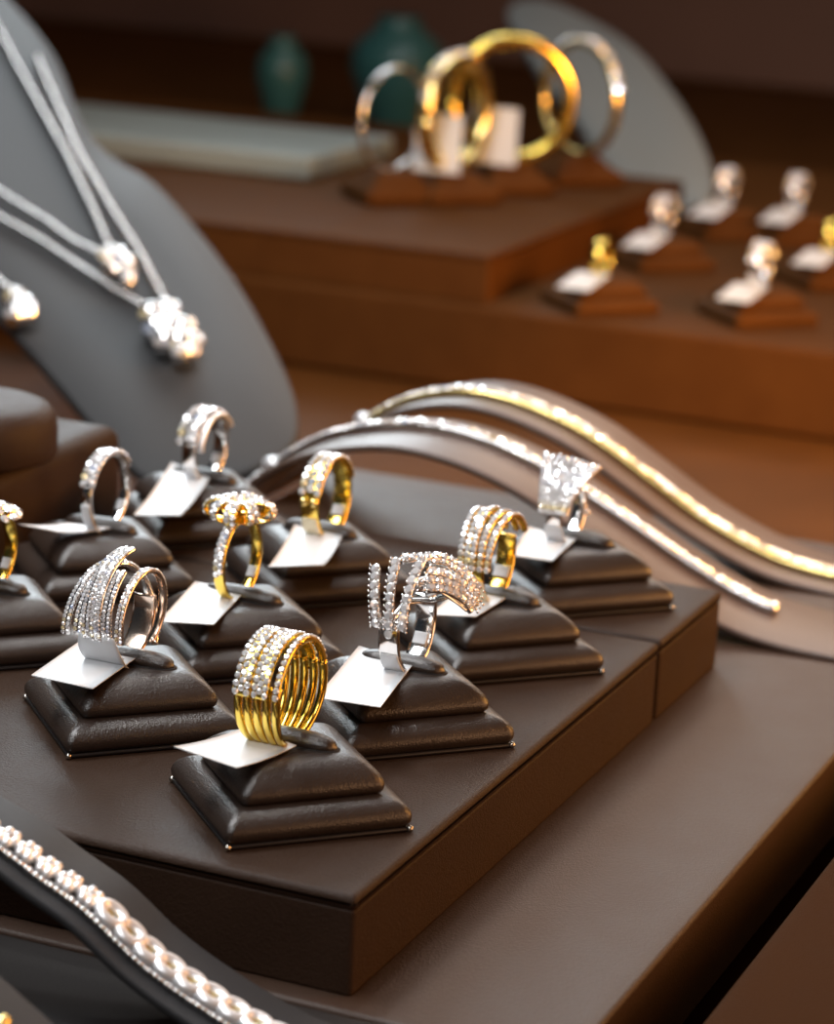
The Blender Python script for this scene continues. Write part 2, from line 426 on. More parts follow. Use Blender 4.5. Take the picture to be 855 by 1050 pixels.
# --- gold ring, five split rows
def ring_split():
    t = ring_thing('split', 'yellow gold ring of five parted diamond rows with a cream paper loop')
    Rc = 1.12; r = 1.06
    full_band(t, Rc, r, .5, .09, M['gold'], -200, 20)
    for y0, y1, bump in ((.40, .42, .05), (.21, .2, .08), (.02, .02, .17), (-.2, -.24, .12), (-.42, -.44, .04)):
        p, o = arc_pts(-2, 150, lambda tt: lerp(y0 * .85, y1 * 1.1, sstep(tt * 1.3)), lambda tt: r + .04 + bump * math.sin(PI * min(1, tt * 1.15)), Rc, 44)
        mb = MB(); ribbon(mb, p, o, .16, .12); rw = mb.build('split_row', M['gold'], t)
        gem_row(rw, p, o, .088, .055, (0,), 1.7)
    return t
ring_split()

# --- silver flared fan ring
def ring_fan():
    t = ring_thing('fan', 'silver ring with a flared pavé fan, on the pad farthest right')
    Rc = 1.05; r = 1.0
    full_band(t, Rc, r, .42, .09, M['silver'], -190, 10)
    n = 10
    for k in range(n):
        u = k / (n - 1)                    # 0 left (+Y) .. 1 right (-Y)
        yb = lerp(.36, -.34, u); yt = lerp(.72, -.98, u ** .9)
        pts = []
        for i in range(9):
            s_ = i / 8; y = lerp(yb, yt, s_ ** 1.6)
            ph = R_(lerp(0, 96 - 26 * u, s_)); rr = r + .05 + .22 * s_ ** 2 + .1 * u * s_ ** 2
            pts.append(RP(ph, y, rr, Rc))
        p = catmull(pts, 4); o = [(q - Vector((0, q.y * .5, Rc))).normalized() for q in p]
        mb = MB(); ribbon(mb, p, o, lambda s_: .10 + .055 * s_, .09); rw = mb.build('fan_row', M['silver'], t)
        gem_row(rw, p, o, .062, .045, (0,), 1.75)
    mb = MB(); sphere(mb, (.62, -.35, .75), .08); sphere(mb, (.85, -.3, 1.35), .07); mb.build('side_bead', M['pearl'], t)
    return t
ring_fan()

# --- silver crossover dome ring
def ring_orb():
    t = ring_thing('orb', 'domed silver ring of crossing pavé bands at left, with rose tinted inside')
    Rc = 1.18; r = 1.1
    full_band(t, Rc, r - .08, .6, .06, M['rose'], -190, -20, label='rose tinted plain inner band')
    def bnd(a0, a1, yf, rf, w, rows, rs=.052, mat='silver'):
        p, o = arc_pts(a0, a1, yf, rf, Rc, 48); mb = MB(); ribbon(mb, p, o, w, .10); bd = mb.build('crossing_band', M[mat], t)
        gem_row(bd, p, o, rs, .052, rows, 1.8, n=6)
    bnd(-14, 232, lambda s_: lerp(.80, -.42, s_ ** 1.2), lambda s_: r + .08 - .1 * s_, .22, (-.055, .055))
    bnd(-14, 225, lambda s_: lerp(.52, -.2, s_ ** 1.1), lambda s_: r + .02 - .05 * s_, .22, (-.055, .055))
    bnd(-14, 96, lambda s_: lerp(.25, .06, s_ ** 1.3), lambda s_: r + .07 + .26 * math.sin(PI * .5 * s_), lambda s_: .21 + .04 * s_, (-.055, .055))
    bnd(-16, 98, lambda s_: lerp(.0, -.08, s_ ** 1.9), lambda s_: r + .06 + .32 * s_ ** .9, lambda s_: .29 - .03 * s_, (-.085, 0, .085))
    bnd(-16, 64, lambda s_: lerp(-.24, -.30, s_ ** 1.5), lambda s_: r + .03 + .18 * s_, lambda s_: .24, (-.06, .06))
    bnd(-20, 232, lambda s_: lerp(-.50, -.60, math.sin(PI * s_)) + .15 * s_, lambda s_: r - .03 - .04 * s_, .20, (-.05, .05), mat='rose')
    return t
ring_orb()

# --- gold flower ring
def ring_flower():
    t = ring_thing('flower', 'slim yellow gold ring topped by a bow flower of diamond loops')
    Rc = 1.08; r = 1.0
    full_band(t, Rc, r, .30, .1, M['gold'], -268, 88)
    p, o = arc_pts(-12, 62, 0, r + .045, Rc, 24); gem_row(t, p, o, .085, .03, (-.055, .055), 1.7, 'shank_diamonds')
    zc = 2 * Rc + .06
    for k in range(8):
        a = R_(k * 45 + 10); big = 1.02 + .2 * (k % 2 == 0)
        d = Vector((math.cos(a), math.sin(a), 0)); up = Vector((0, 0, 1))
        prof = [(.10, .12), (.28, .30), (.52, .34), (.72, .20), (.74, -.02), (.58, -.16), (.34, -.16), (.14, -.06)]
        pts = catmull([Vector((.02, 0, zc)) + d * (x * big * .92) + up * (z * .9) for x, z in prof], 5)
        c0 = Vector((.02, 0, zc)) + d * .42 * big + up * .06
        o = [(q - c0).normalized() for q in pts]
        mb = MB(); ribbon(mb, pts, o, .31, .06); lp = mb.build('petal_loop', M['gold'], t)
        m = int(len(pts) * .66)
        gem_row(lp, pts[:m], o[:m], .085, .035, (-.075, .075), 1.6)
    mb = MB(); brilliant(mb, (.02, 0, zc + .22), (0, 0, 1), .13); mb.build('centre_diamond', M['gem'], t)
    return t
ring_flower()

# --- gold band with paved top
def ring_band():
    t = ring_thing('band', 'yellow gold band ring with a chunky diamond top, behind the bow flower ring')
    Rc = 1.08; r = 1.02
    full_band(t, Rc, r, .52, .10, M['gold'])
    p, o = arc_pts(14, 160, 0, r + .06, Rc, 40)
    mb = MB(); ribbon(mb, p, o, .64, .10); pl = mb.build('pave_plate', M['gold'], t)
    gem_row(pl, p, o, .105, .06, (-.22, 0, .22), 1.9)
    mb = MB()
    for y in (-.14, .14): sphere(mb, RP(R_(6), y, r + .08, Rc), .12)
    mb.build('gold_bead', M['gold_pale'], t)
    return t
ring_band()

# --- silver ring in front of the bust
def ring_silv():
    t = ring_thing('silv', 'blurred silver diamond ring standing in front of the grey necklace bust')
    Rc = 1.02; r = .96
    full_band(t, Rc, r, .42, .1, M['silver'])
    p, o = arc_pts(12, 165, .08, r + .06, Rc, 40)
    mb = MB(); ribbon(mb, p, o, .62, .12); pl = mb.build('pave_plate', M['silver'], t)
    gem_row(pl, p, o, .12, .06, (-.2, .06, .26), 1.85)
    p, o = arc_pts(5, 150, -.36, r + .0, Rc, 40)
    mb = MB(); ribbon(mb, p, o, .16, .1); mb.build('edge_wire', M['pearl'], t)
    return t
ring_silv()

# --- narrow silver ring
def ring_small():
    t = ring_thing('small', 'narrow silver ring with clustered diamonds, at left beside the black stand')
    Rc = 1.08; r = 1.0
    full_band(t, Rc, r, .28, .1, M['silver'])
    p, o = arc_pts(18, 150, 0, r + .05, Rc, 40)
    mb = MB(); ribbon(mb, p, o, .4, .1); pl = mb.build('pave_plate', M['silver'], t)
    gem_row(pl, p, o, .095, .06, (-.14, .02, .16), 1.9)
    return t
ring_small()

# --- gold cluster ring at the left edge
def ring_left():
    t = ring_thing('left', 'yellow gold ring with a silver diamond cluster, cut by the left edge')
    Rc = 1.05; r = .98
    full_band(t, Rc, r, .34, .1, M['gold'])
    mb = MB(); zc = 2.1
    sphere(mb, (-.05, -.05, zc - .04), .62, (1, 1.1, .28), 16, 8); cp = mb.build('cluster_cup', M['gold'], t)
    mb = MB()
    for ring_r, n in ((0, 1), (.24, 6), (.46, 12), (.64, 16)):
        for k in range(n):
            a = 2 * PI * k / n + ring_r
            brilliant(mb, (-.05 + ring_r * math.cos(a), -.05 + ring_r * 1.1 * math.sin(a), zc + .16 - .22 * (ring_r / .64) ** 2), (math.cos(a) * ring_r, math.sin(a) * ring_r, .8), .12)
    mb.build('diamond_cluster', M['gem'], cp)
    return t
ring_left()

# ------------------------------------------------------------------ paper tags
def make_tag(key, label, corners, zs, Rc, bw, loop=('paper', -52, 8), back=True, curl=.0):
    """corners: near-right, near-left, far-left, far-right as photo pixels of that real sheet; zs their heights"""
    p = PPOS[key]
    t = thing('price_tag', label, 'price tag', (p.x, p.y, 0), 0, 'white paper tags on the rings')
    c = [onz(x, y, z) - p for (x, y), z in zip(corners, zs)]
    nr, nl, fl, fr = c; n = 12; rows = []
    for i in range(n + 1):
        s_ = i / n; a = nr.lerp(fr, s_); b_ = nl.lerp(fl, s_); row = []
        for j in range(7):
            q = a.lerp(b_, j / 6); q = q.copy(); q.z += curl * 4 * (s_ - s_ * s_) * -1
            row.append(q)
        rows.append(row)
    vs = [q for r in rows for q in r] + [q - Vector((0, 0, .018)) for r in rows for q in r]
    k = 7 * (n + 1); fs = []
    for i in range(n):
        for j in range(6):
            a = i * 7 + j; fs.append((a, a + 1, a + 8, a + 7)); fs.append((k + a + 7, k + a + 8, k + a + 1, k + a))
    for i in range(n):
        for j in (0, 6):
            a = i * 7 + j; f = (a, a + 7, k + a + 7, k + a); fs.append(f if j else f[::-1])
    for i in (0, n):
        for j in range(6):
            a = i * 7 + j; f = (a, a + 1, k + a + 1, k + a); fs.append(f if i == 0 else f[::-1])
    mb = MB(); mb.add(vs, fs); mb.build('tag_sheet', M['paper'], t)
    if loop:
        mat, a0, a1 = loop
        mb = MB(); pp, oo = arc_pts(a0, a1, 0, 1.0, Rc, 16); ce = Vector((0, 0, Rc))
        ox, oy = OFF[key]; pp = [Vector((q.x * 1.0, q.y, q.z + ZB)) for q in pp]
        sc = Rc + .015
        pp = [Vector((q.x * sc + ox, q.y + oy, (q.z - ZB - Rc) * sc + Rc + ZB)) for q in pp]
        ribbon(mb, pp, oo, lambda s_: bw * (.45 + .55 * math.sin(PI * min(1, .25 + .5 * s_))), .03)
        lp = mb.build('tag_loop', M[mat], t)
    if back:
        ox, oy = OFF[key]; mb = MB(); pp, oo = arc_pts(206, 224, 0, Rc - .17, Rc, 10); pp = [Vector((q.x + ox, q.y + oy, q.z + ZB)) for q in pp]
        ribbon(mb, pp, oo, bw * .7, .03); mb.build('tag_loop', M['paper'], t)
    return t
make_tag('gold', 'white paper tag at the foot of the wide gold ring', [(304, 764), (250, 746), (178, 765), (242, 787)], [1.6, 1.62, 1.68, 1.6], 1.2, .5, None, False, .05)
make_tag('claw', 'white paper tag at the foot of the silver ring with fanned rows', [(424, 680), (368, 662), (324, 715), (390, 725)], [1.62, 1.64, 1.4, 1.4], 1.1, .5, ('paper', -74, -22))
make_tag('split', 'white paper tag under the gold ring with five diamond rows', [(520, 612), (478, 598), (440, 630), (488, 632)], [1.62, 1.64, 1.56, 1.5], 1.12, .6, ('cream', -74, -16))
make_tag('fan', 'white paper tag under the flared silver ring farthest right', [(591, 552), (542, 540), (524, 569), (566, 575)], [1.62, 1.64, 1.56, 1.5], 1.05, .55, ('paper', -68, -18), False)
make_tag('orb', 'white paper tag with broad loop under the crossed silver dome ring', [(141, 673), (85, 655), (32, 692), (95, 706)], [1.64, 1.66, 1.52, 1.52], 1.18, 1.1, ('paper', -68, -10), False)
make_tag('flower', 'white paper tag under the gold bow flower ring', [(252, 605), (200, 596), (163, 637), (219, 640)], [1.64, 1.66, 1.5, 1.45], 1.08, .34, None)
make_tag('band', 'white paper tag under the gold band with a chunky diamond top', [(351, 549), (302, 538), (275, 581), (332, 579)], [1.64, 1.66, 1.5, 1.45], 1.08, .5, ('cream', -74, -18), True, .08)
make_tag('silv', 'white paper tag under the blurred silver ring in front of the bust', [(215, 490), (176, 474), (137, 528), (185, 528)], [1.66, 1.68, 1.42, 1.42], 1.02, .42, ('paper', -74, -26), True, .08)
make_tag('small', 'white paper tag seen nearly edge on, curled, under the narrow silver ring', [(115, 541), (70, 536), (19, 537), (60, 545)], [1.6, 1.62, 2.0, 1.75], 1.08, .3, ('paper', -74, -6), True, .05)
make_tag('left', 'white paper loop tag on the gold cluster ring at the left edge', [(8, 596), (-40, 583), (-80, 612), (-25, 625)], [1.62, 1.64, 1.45, 1.4], 1.05, .34, ('paper', -74, -34))

# ------------------------------------------------------------------ bracelet ramps
def ramp(name, label, prof, x0, x1, th, mat, zend, group=None, legs=True):
    """wave shaped strip: prof is a list of (y, z) top points, spanning x0..x1"""
    P = catmull([Vector((0, y, z)) for y, z in prof], 8)
    mb = MB(); rings = []
    for i, p in enumerate(P):
        t = (P[min(i + 1, len(P) - 1)] - P[max(i - 1, 0)]).normalized(); nrm = Vector((0, -t.z, t.y)) 
        if nrm.z < 0: nrm = -nrm
        hx = (x1 - x0) / 2; cx = (x0 + x1) / 2; ring = []
        for a, b_ in rrect(hx, th / 2, th * .4, 3):
            q = p - nrm * (th / 2) + nrm * b_; ring.append((cx + a, q.y, max(zend + .01, q.z)))
        rings.append(ring)
    loft(mb, rings)
    o = mb.build(name, mat); o['label'] = label; o['category'] = 'bracelet ramp'
    return o, P
SIL = [(17.8, -2.0), (16.6, -.75), (15.1, .55), (13.5, 1.45), (11.3, 2.0), (9.4, 1.98), (7.4, 1.5), (5.0, .45), (2.5, -.8), (.5, -1.62), (-1.2, -1.93), (-3.2, -2.0), (-6, -2.0)]
ramp('bracelet_ramp', 'brown wave shaped ramp behind the platform, under the silver diamond bracelet', SIL, 25.6, 29.6, .22, M['ramp_brown'], Z0)
GLD = [(18.2, -2.0), (16.8, -.8), (15.2, .35), (14.0, 1.2), (12.8, 1.75), (11.2, 2.05), (9.5, 1.88), (7.5, 1.25), (5.6, .25), (3.6, -.85), (1.3, -1.72), (-.7, -2.0), (-3, -2.03), (-6, -2.03)]
ramp('bracelet_ramp', 'brown wave shaped ramp farthest back, under the gold edged diamond bracelet', GLD, 31.6, 35.4, .22, M['ramp_brown'], Z0)
FRT = [(12.5, 2.2), (10.0, 1.95), (8.2, 1.55), (6.2, .98), (5.1, .48), (4.1, 0.02), (3.0, -.72), (1.9, -1.25), (.5, -1.75), (-.8, -1.98), (-3.5, -2.05)]
ramp('bracelet_ramp', 'dark grey curved ramp at bottom left under the silver flower link bracelet', FRT, -3.8, -1.55, .22, M['ramp'], Z0)
FR2 = [(9, 1.9), (6.5, 1.2), (4.6, .45), (3.2, -.35), (2.0, -1.1), (.8, -1.7), (-1, -2.0), (-4, -2.05)]
ramp('bracelet_ramp', 'dark grey ramp cut by the bottom left corner, under a gold bracelet', FR2, -8.6, -6.5, .25, M['ramp'], Z0)

def prof_curve(prof, x0, x1, lift, y0, y1, n=200):
    P = catmull([Vector((0, y, z)) for y, z in prof], 10); out = []
    for i, p in enumerate(P):
        if y0 >= p.y >= y1:
            t = (P[min(i + 1, len(P) - 1)] - P[max(i - 1, 0)]).normalized(); nr = Vector((0, -t.z, t.y)); nr = nr if nr.z > 0 else -nr
            s_ = (y0 - p.y) / (y0 - y1); q = p + nr * lift; q.x = lerp(x0, x1, s_); out.append(q)
    return out
# silver tennis bracelet on the middle ramp
def tennis(label, prof, x0, x1, y0, y1, mat, w, clasp_at, sides=(0,)):
    c = prof_curve(prof, x0, x1, .12, y0, y1); pts = resample(c, .12)
    t = thing('bracelet', label, 'bracelet', (0, 0, 0))
    outs = []
    for i in range(len(pts)):
        tg = (pts[min(i + 1, len(pts) - 1)] - pts[max(i - 1, 0)]).normalized(); sd = Vector((1, 0, 0)); outs.append(sd.cross(tg) if sd.cross(tg).z > 0 else -sd.cross(tg))
    mb = MB(); ribbon(mb, pts, outs, w, .22, 10)
    mb.build('channel', mat, t)
    mb = MB()
    for s_ in sides: stones(mb, pts, outs, .115, .13, s_, 1.9)
    mb.build('diamond_row', M['gem'], t)
    mb = MB(); i = clasp_at if clasp_at >= 0 else len(pts) - 1
    sphere(mb, pts[i] + outs[i] * .08, .26, (1.0, 1.4, .9)); mb.build('clasp', M['pearl'], t)
    return t
tennis('silver diamond line bracelet draped over the middle ramp behind the rings', SIL, 28, 28, 16.9, -.4, M['silver'], .36, 14, (-.09, .09))
tennis('gold edged diamond line bracelet draped over the farthest ramp', GLD, 33, 33, 15.3, -3.0, M['gold_pale'], .54, 3, (-.13, .1))

# silver flower link bracelet on the front ramp
def link_bracelet():
    t = thing('bracelet', 'silver flower link bracelet on the dark ramp at bottom left', 'bracelet', (0, 0, 0))
    c = prof_curve(FRT, -3.1, -3.1, .12, 9.5, .1); pts = resample(c, .50)
    def frame(i):
        tg = (pts[min(i + 1, len(pts) - 1)] - pts[max(i - 1, 0)]).normalized(); sd = Vector((1, 0, 0)); up = sd.cross(tg); up = up if up.z > 0 else -up
        m = Matrix((tg, sd, up)).transposed(); return m.to_quaternion()
    fm = MB()
    for k in range(6):
        a = 2 * PI * k / 6; sphere(fm, (.16 * math.cos(a), .16 * math.sin(a), .1), .105, (1, 1, .9), 10, 7)
    sphere(fm, (.27, 0, .06), .085); sphere(fm, (0, 0, .02), .16, (1, 1, .5))
    om = MB()
    ring = [(.25 * math.cos(a) * (1.0 if math.cos(a) < 0 else 1.15), .185 * math.sin(a), .12) for a in [2 * PI * k / 18 for k in range(19)]]
    tube(om, ring, .105, 8); sphere(om, (.29, 0, .1), .1)
    chain = MB()
    for k in range(4): sphere(chain, (-.2 + k * .13, -.23, -.02), .075)
    me = {}
    for key, mb, mat in (('f', fm, 'pearl'), ('o', om, 'pearl'), ('c', chain, 'silver')):
        o = mb.build('tmp', M[mat]); me[key] = o.data; bpy.data.objects.remove(o)
    g1 = MB(); brilliant(g1, (0, 0, .17), (0, 0, 1), .1); o = g1.build('tmp', M['gem']); me['g'] = o.data; bpy.data.objects.remove(o)
    g2 = MB(); sphere(g2, (-.02, 0, .06), .12, (1.1, .8, .5)); o = g2.build('tmp', M['gold']); me['h'] = o.data; bpy.data.objects.remove(o)
    for i in range(len(pts)):
        flower = pts[i].y > 4.05
        o = bpy.data.objects.new('flower_link' if flower else 'oval_link', me['f' if flower else 'o']); COL.objects.link(o); o.parent = t
        o.location = pts[i] * S; o.scale = (1.05, 1.22, 1.1); o.rotation_mode = 'QUATERNION'; o.rotation_quaternion = frame(i)
        for nm, key in (('centre_stone', 'g' if flower else 'h'), ('side_chain', 'c')):
            d = bpy.data.objects.new(nm, me[key]); COL.objects.link(d); d.parent = o
    return t
link_bracelet()
def gold_corner():
    t = thing('bracelet', 'gold bracelet of which only a bead shows in the bottom left corner', 'bracelet', (0, 0, 0))
    c = prof_curve(FR2, -7.7, -7.7, .12, 8, 2.6); pts = resample(c, .34)
    mb = MB(); tube(mb, pts, .1); mb.build('chain', M['gold'], t)
    mb = MB()
    for p in pts: sphere(mb, p + Vector((0, 0, .08)), .19, (1, .8, .8))
    mb.build('gold_bead_row', M['gold_pale'], t)
gold_corner()

# ------------------------------------------------------------------ necklace bust at left
A_, B_, C_ = atd(290, 455, 93.5), atd(130, 480, 91.5), atd(40, 200, 108)
BN = (A_ - C_).cross(B_ - C_).normalized()
if BN.dot(CF) > 0: BN = -BN
def onb(x, y, lift=0.):
    d = ray(x, y); o_ = A_ + BN * lift; return CAM_POS + d * ((o_ - CAM_POS).dot(BN) / d.dot(BN))
def board_mesh(outline, th):
    pts = catmull([onb(x, y) for x, y in outline], 6, True); c = sum(pts, Vector()) / len(pts)
    if (pts[1] - pts[0]).cross(c - pts[0]).dot(BN) < 0: pts.reverse()
    mb = MB(); rings = []
    for sc, d in ((.985, -th), (1.0, -th * .75), (1.0, -th * .2), (.995, -.04), (.985, 0), (.5, 0), (.05, 0)):
        rings.append([c + (p - c) * sc + BN * d for p in pts])
    loft(mb, rings); return mb
bt = thing('necklace_bust', 'grey suede necklace bust board leaning at left, holding pendant necklaces', 'necklace display', (0, 0, 0))
board_mesh([(-150, -60), (-40, -40), (45, 40), (85, 125), (112, 158), (157, 186), (205, 238), (245, 292), (279, 352), (300, 400), (306, 432), (300, 455), (275, 474), (235, 490), (190, 500), (152, 490), (115, 458), (60, 393), (10, 335), (-80, 235), (-190, 90)], .5).build('board', M['bust'], bt)
mb = MB(); q = onb(60, 240); qb = q + Vector((16, 8, 0)); qb.z = -5.95
tube(mb, [q - BN * .4, (q + qb) / 2, qb], .5, 10); mb.build('easel_leg', M['bust'], bt)
q = onb(250, 480); mb = MB(); tube(mb, [q - BN * .45, Vector((q.x + 1.5, q.y + .5, -5.95))], .5, 10); mb.build('easel_leg', M['bust'], bt)

def chain_line(t, px, r=.15):
    pts = resample([onb(x, y, .2) for x, y in px], .3); mb = MB()
    tube(mb, pts, .11, 8)
    for p in pts: sphere(mb, p, r, (1, 1, 1), 8, 6)
    mb.build('chain', M['silver'], t)
def cluster(t, lst, nm='pendant', mat='silver', rs=.5, lift=.78):
    mb = MB(); gm = MB()
    for x, y, s_ in lst:
        p = onb(x, y, lift); sphere(mb, p - BN * .2, rs * s_ * 1.0, (1, 1, 1), 10, 7)
        for k in range(7):
            a = 2 * PI * k / 7; u = BN.cross(Vector((0, 0, 1))).normalized(); v = BN.cross(u)
            w = (u * math.cos(a) + v * math.sin(a)) * (.6 if k else 0); brilliant(gm, p + w * rs * s_ + BN * .02, BN + w * .8, rs * s_ * .55)
    pd = mb.build(nm, M[mat], t); gm.build('pendant_diamonds', M['gem'], pd)
t = thing('necklace', 'silver chain necklace with a large oval diamond pendant, lowest on the bust', 'necklace', (0, 0, 0))
chain_line(t, [(38, 60), (80, 155), (114, 213), (145, 262), (174, 318)]); chain_line(t, [(-60, 190), (38, 244), (80, 272), (120, 298), (160, 322)])
cluster(t, [(155, 318, 1), (170, 315, 1), (160, 332, 1.1), (175, 330, 1.1), (187, 333, 1), (170, 346, 1), (184, 347, 1.1), (196, 346, .9), (186, 358, .8), (196, 357, .7), (166, 338, 1)])
t = thing('necklace', 'silver chain necklace with a ring shaped pendant, above the oval pendant', 'necklace', (0, 0, 0))
chain_line(t, [(-8, 20), (69, 160), (94, 212), (113, 256)]); chain_line(t, [(-60, 160), (50, 228), (75, 247), (106, 262)])
pr = MB(); cpt = onb(121, 271, .45); u = BN.cross(Vector((0, 0, 1))).normalized(); v = BN.cross(u)
tube(pr, [cpt + (u * math.cos(a) * .42 + v * math.sin(a) * .55) for a in [2 * PI * k / 20 for k in range(21)]], .22, 8); pr.build('ring_pendant', M['rose'], t)
cluster(t, [(109, 259, .9), (118, 258, 1), (126, 265, .9), (131, 275, .8), (131, 284, .7)], 'pendant_setting', 'silver', .4, .6)
t = thing('necklace', 'diamond drop necklace showing only at the left edge of the bust', 'necklace', (0, 0, 0))
chain_line(t, [(-70, 220), (-30, 262), (10, 298)])
cluster(t, [(14, 300, .8), (20, 308, .9), (26, 318, .8), (16, 318, .9), (30, 312, .5)])

# block and round stand at the far left
solid('display_block', 'dark leather block at the left edge behind the ring pads', 'display block', M['platform'], [(-4, 22.4, 18.0, 34, -5.99, 2.35)], r=.5)
q = onz(-44, 486, 2.36); R0 = 2.35
cen = Vector((q.x, q.y, 2.35)) + Vector((CF.x, CF.y, 0)).normalized() * R0; rings = []
top = 2.36 + 1.45
mb = MB()
for rr, z in ((R0 * .98, 2.36), (R0, 2.46), (R0, top - .7), (R0 * .97, top - .35), (R0 * .9, top - .12), (R0 * .78, top), (R0 * .4, top + .04), (.05, top + .05)):
    rings.append([(cen.x + rr * math.cos(2 * PI * k / 40), cen.y + rr * math.sin(2 * PI * k / 40), z) for k in range(40)])
loft(mb, rings); o = mb.build('round_stand', M['platform']); o['label'] = 'round black padded stand at the left edge, on the dark block'; o['category'] = 'display stand'

# ------------------------------------------------------------------ far displays
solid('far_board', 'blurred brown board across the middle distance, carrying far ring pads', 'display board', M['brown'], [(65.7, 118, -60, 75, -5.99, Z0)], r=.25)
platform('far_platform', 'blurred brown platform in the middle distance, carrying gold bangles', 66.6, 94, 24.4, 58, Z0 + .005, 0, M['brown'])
solid('far_tray', 'blurred grey green tray at upper left in the far distance', 'tray', M['grey_top'], [(80.5, 91, 40, 90, .01, 1.2)], r=.2)

def far_pad(px, py, z, lab, grp): 
    p = onz(px, py, z); return dup(far_proto, (p.x, p.y, z + .005), lab, grp), p
FG = 'blurred ring pads on the far board'
far = [(614, 315, 'gold', 'blurred brown ring pad with a small gold ring, leftmost on the far board'),
       (775, 327, 'silver', 'blurred brown ring pad at far right under a silver ring'),
       (676, 272, 'silver', 'blurred brown ring pad second in the far row, under a silver ring'),
       (741, 240, 'silver', 'blurred brown ring pad nearest the pale grey far bust, under a silver ring'),
       (848, 290, 'gold', 'blurred brown ring pad cut by the right edge, under a gold ring'),
       (812, 246, 'silver', 'blurred brown ring pad behind the right one, under a faint silver ring')]
p0 = onz(far[0][0], far[0][1], Z0)
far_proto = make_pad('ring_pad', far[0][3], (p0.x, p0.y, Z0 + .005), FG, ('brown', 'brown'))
pos = [p0]
for f in far[1:]:
    p = onz(f[0], f[1], Z0); pos.append(p); dup(far_proto, (p.x, p.y, Z0 + .005), f[3], FG)
def far_ring(p, mat, label, Rr=1.0, W=.5, gems=True):
    t = thing('ring', label, 'ring', (p.x, p.y, Z0 + ZB), 0, 'blurred rings in the distance')
    full_band(t, Rr + .05, Rr, W, .12, M[mat])
    if gems:
        pp, oo = arc_pts(15, 165, 0, Rr + .05, Rr + .05, 30); gem_row(t, pp, oo, .14, .06, (-.2, .06, .3), 1.9, 'diamond_top')
def far_tag(p, label, w=1.6, l=1.9, z=Z0 + 1.62, dx=-.7, dy=.1, lift=-.45):
    t = MB(); a = [(dx, dy - w / 2, 0), (dx, dy + w / 2, 0), (dx - l, dy + w / 2 + .3, lift), (dx - l, dy - w / 2 + .3, lift)]
    base = [Vector((p.x, p.y, z)) + Vector(q) for q in a]
    t.add(base + [q + Vector((0, 0, .03)) for q in base], [(3, 2, 1, 0), (4, 5, 6, 7), (0, 1, 5, 4), (1, 2, 6, 5), (2, 3, 7, 6), (3, 0, 4, 7)], False)
    o = t.build('price_tag', M['paper']); o['label'] = label; o['category'] = 'price tag'; o['group'] = 'blurred tags in the distance'
RL = ['small blurred gold ring on the far board, left of the silver ones', 'blurred silver ring on the far right pad of the far board', 'blurred silver ring just behind the small gold one', 'blurred silver ring standing right in front of the pale grey far bust', 'blurred gold ring touching the right edge of the far board', 'faint blurred silver ring at far right behind the others']
TL = ['blurred white tag before the small far gold ring, leftmost on the far board', 'blurred white tag on the far right pad of the far board', 'blurred white tag just behind the small far gold ring', 'blurred white tag under the silver ring nearest the pale far bust', 'blurred white tag by the gold ring at the right edge', 'faint white tag at far right behind the others']
for i, (f, p) in enumerate(zip(far, pos)):
    far_ring(p, f[2], RL[i], .95 if f[2] == 'silver' else .8, .55 if f[2] == 'silver' else .42, f[2] == 'silver'); far_tag(p, TL[i], 1.5, 1.8)

# bangles on cushions
def bangle(px, py, dia_px, mat, label, plab, tag, z=0.0, turn=0., gems=False, tube_r=.52):
    p = onz(px, py, z); dep = (p - CAM_POS).dot(CF); D = dia_px * dep / F_PX
    c = MB(); rings = []
    for h, zz in ((1.8, 0.01), (2.0, .25), (1.95, .6), (1.6, .9), (1.35, 1.0), (1.3, 1.15), (1.0, 1.4), (.3, 1.5)): rings.append([(p.x + x, p.y + y, z + zz) for x, y in [(a * .707 - b_ * .707, a * .707 + b_ * .707) for a, b_ in rsq(h, .3)]])
    loft(c, rings); o = c.build('bangle_cushion', M['brown']); o['label'] = plab; o['category'] = 'bangle cushion'; o['group'] = 'cushions under the bangles'
    t = thing('bangle', label, 'bangle', (p.x, p.y, z + 1.45), turn)
    r = D / 2 - tube_r; mb = MB(); pts = []
    pts = [Vector((-r * 0, r * math.cos(a), r + tube_r * .3 + r * math.sin(a))) for a in [2 * PI * k / 48 for k in range(49)]]
    outs = [Vector((0, math.cos(a), math.sin(a))) for a in [2 * PI * k / 48 for k in range(49)]]
    ribbon(mb, pts, outs, tube_r * 1.7, tube_r * 1.3, 10); mb.build('hoop', M[mat], t)
    if gems: gem_row(t, pts[2:24], outs[2:24], .3, tube_r * .6, (0,), 2.0)
    if tag: far_tag(Vector((p.x, p.y, z)), tag, 2.5, -.9, z + 1.55, -1.6, .2, 2.7)
    return t
vd = math.atan2(CF.y, CF.x)
bangle(519, 196, 142, 'gold', 'large blurred yellow gold bangle standing upright on the far platform', 'blurred brown cushion under the large gold bangle', 'blurred white tag hanging in the middle of the gold bangle', 0., vd + .1)
bangle(462, 205, 132, 'gold_pale', 'blurred pale gold bangle turned partly edge on, beside the large one', 'blurred brown cushion under the pale gold bangle', 'blurred white tag at the left of the gold bangles', 0., vd + 1.0, True)
bangle(400, 205, 110, 'silver', 'blurred thin silver bangle left of the gold bangles', 'blurred brown cushion under the thin silver bangle', None, 0., vd + .9, False, .16)
bangle(590, 187, 124, 'gold_pale', 'faint blurred gold bangle at right of the large gold one', 'blurred brown cushion under the faint gold bangle', None, 0., vd - .9, True, .3)

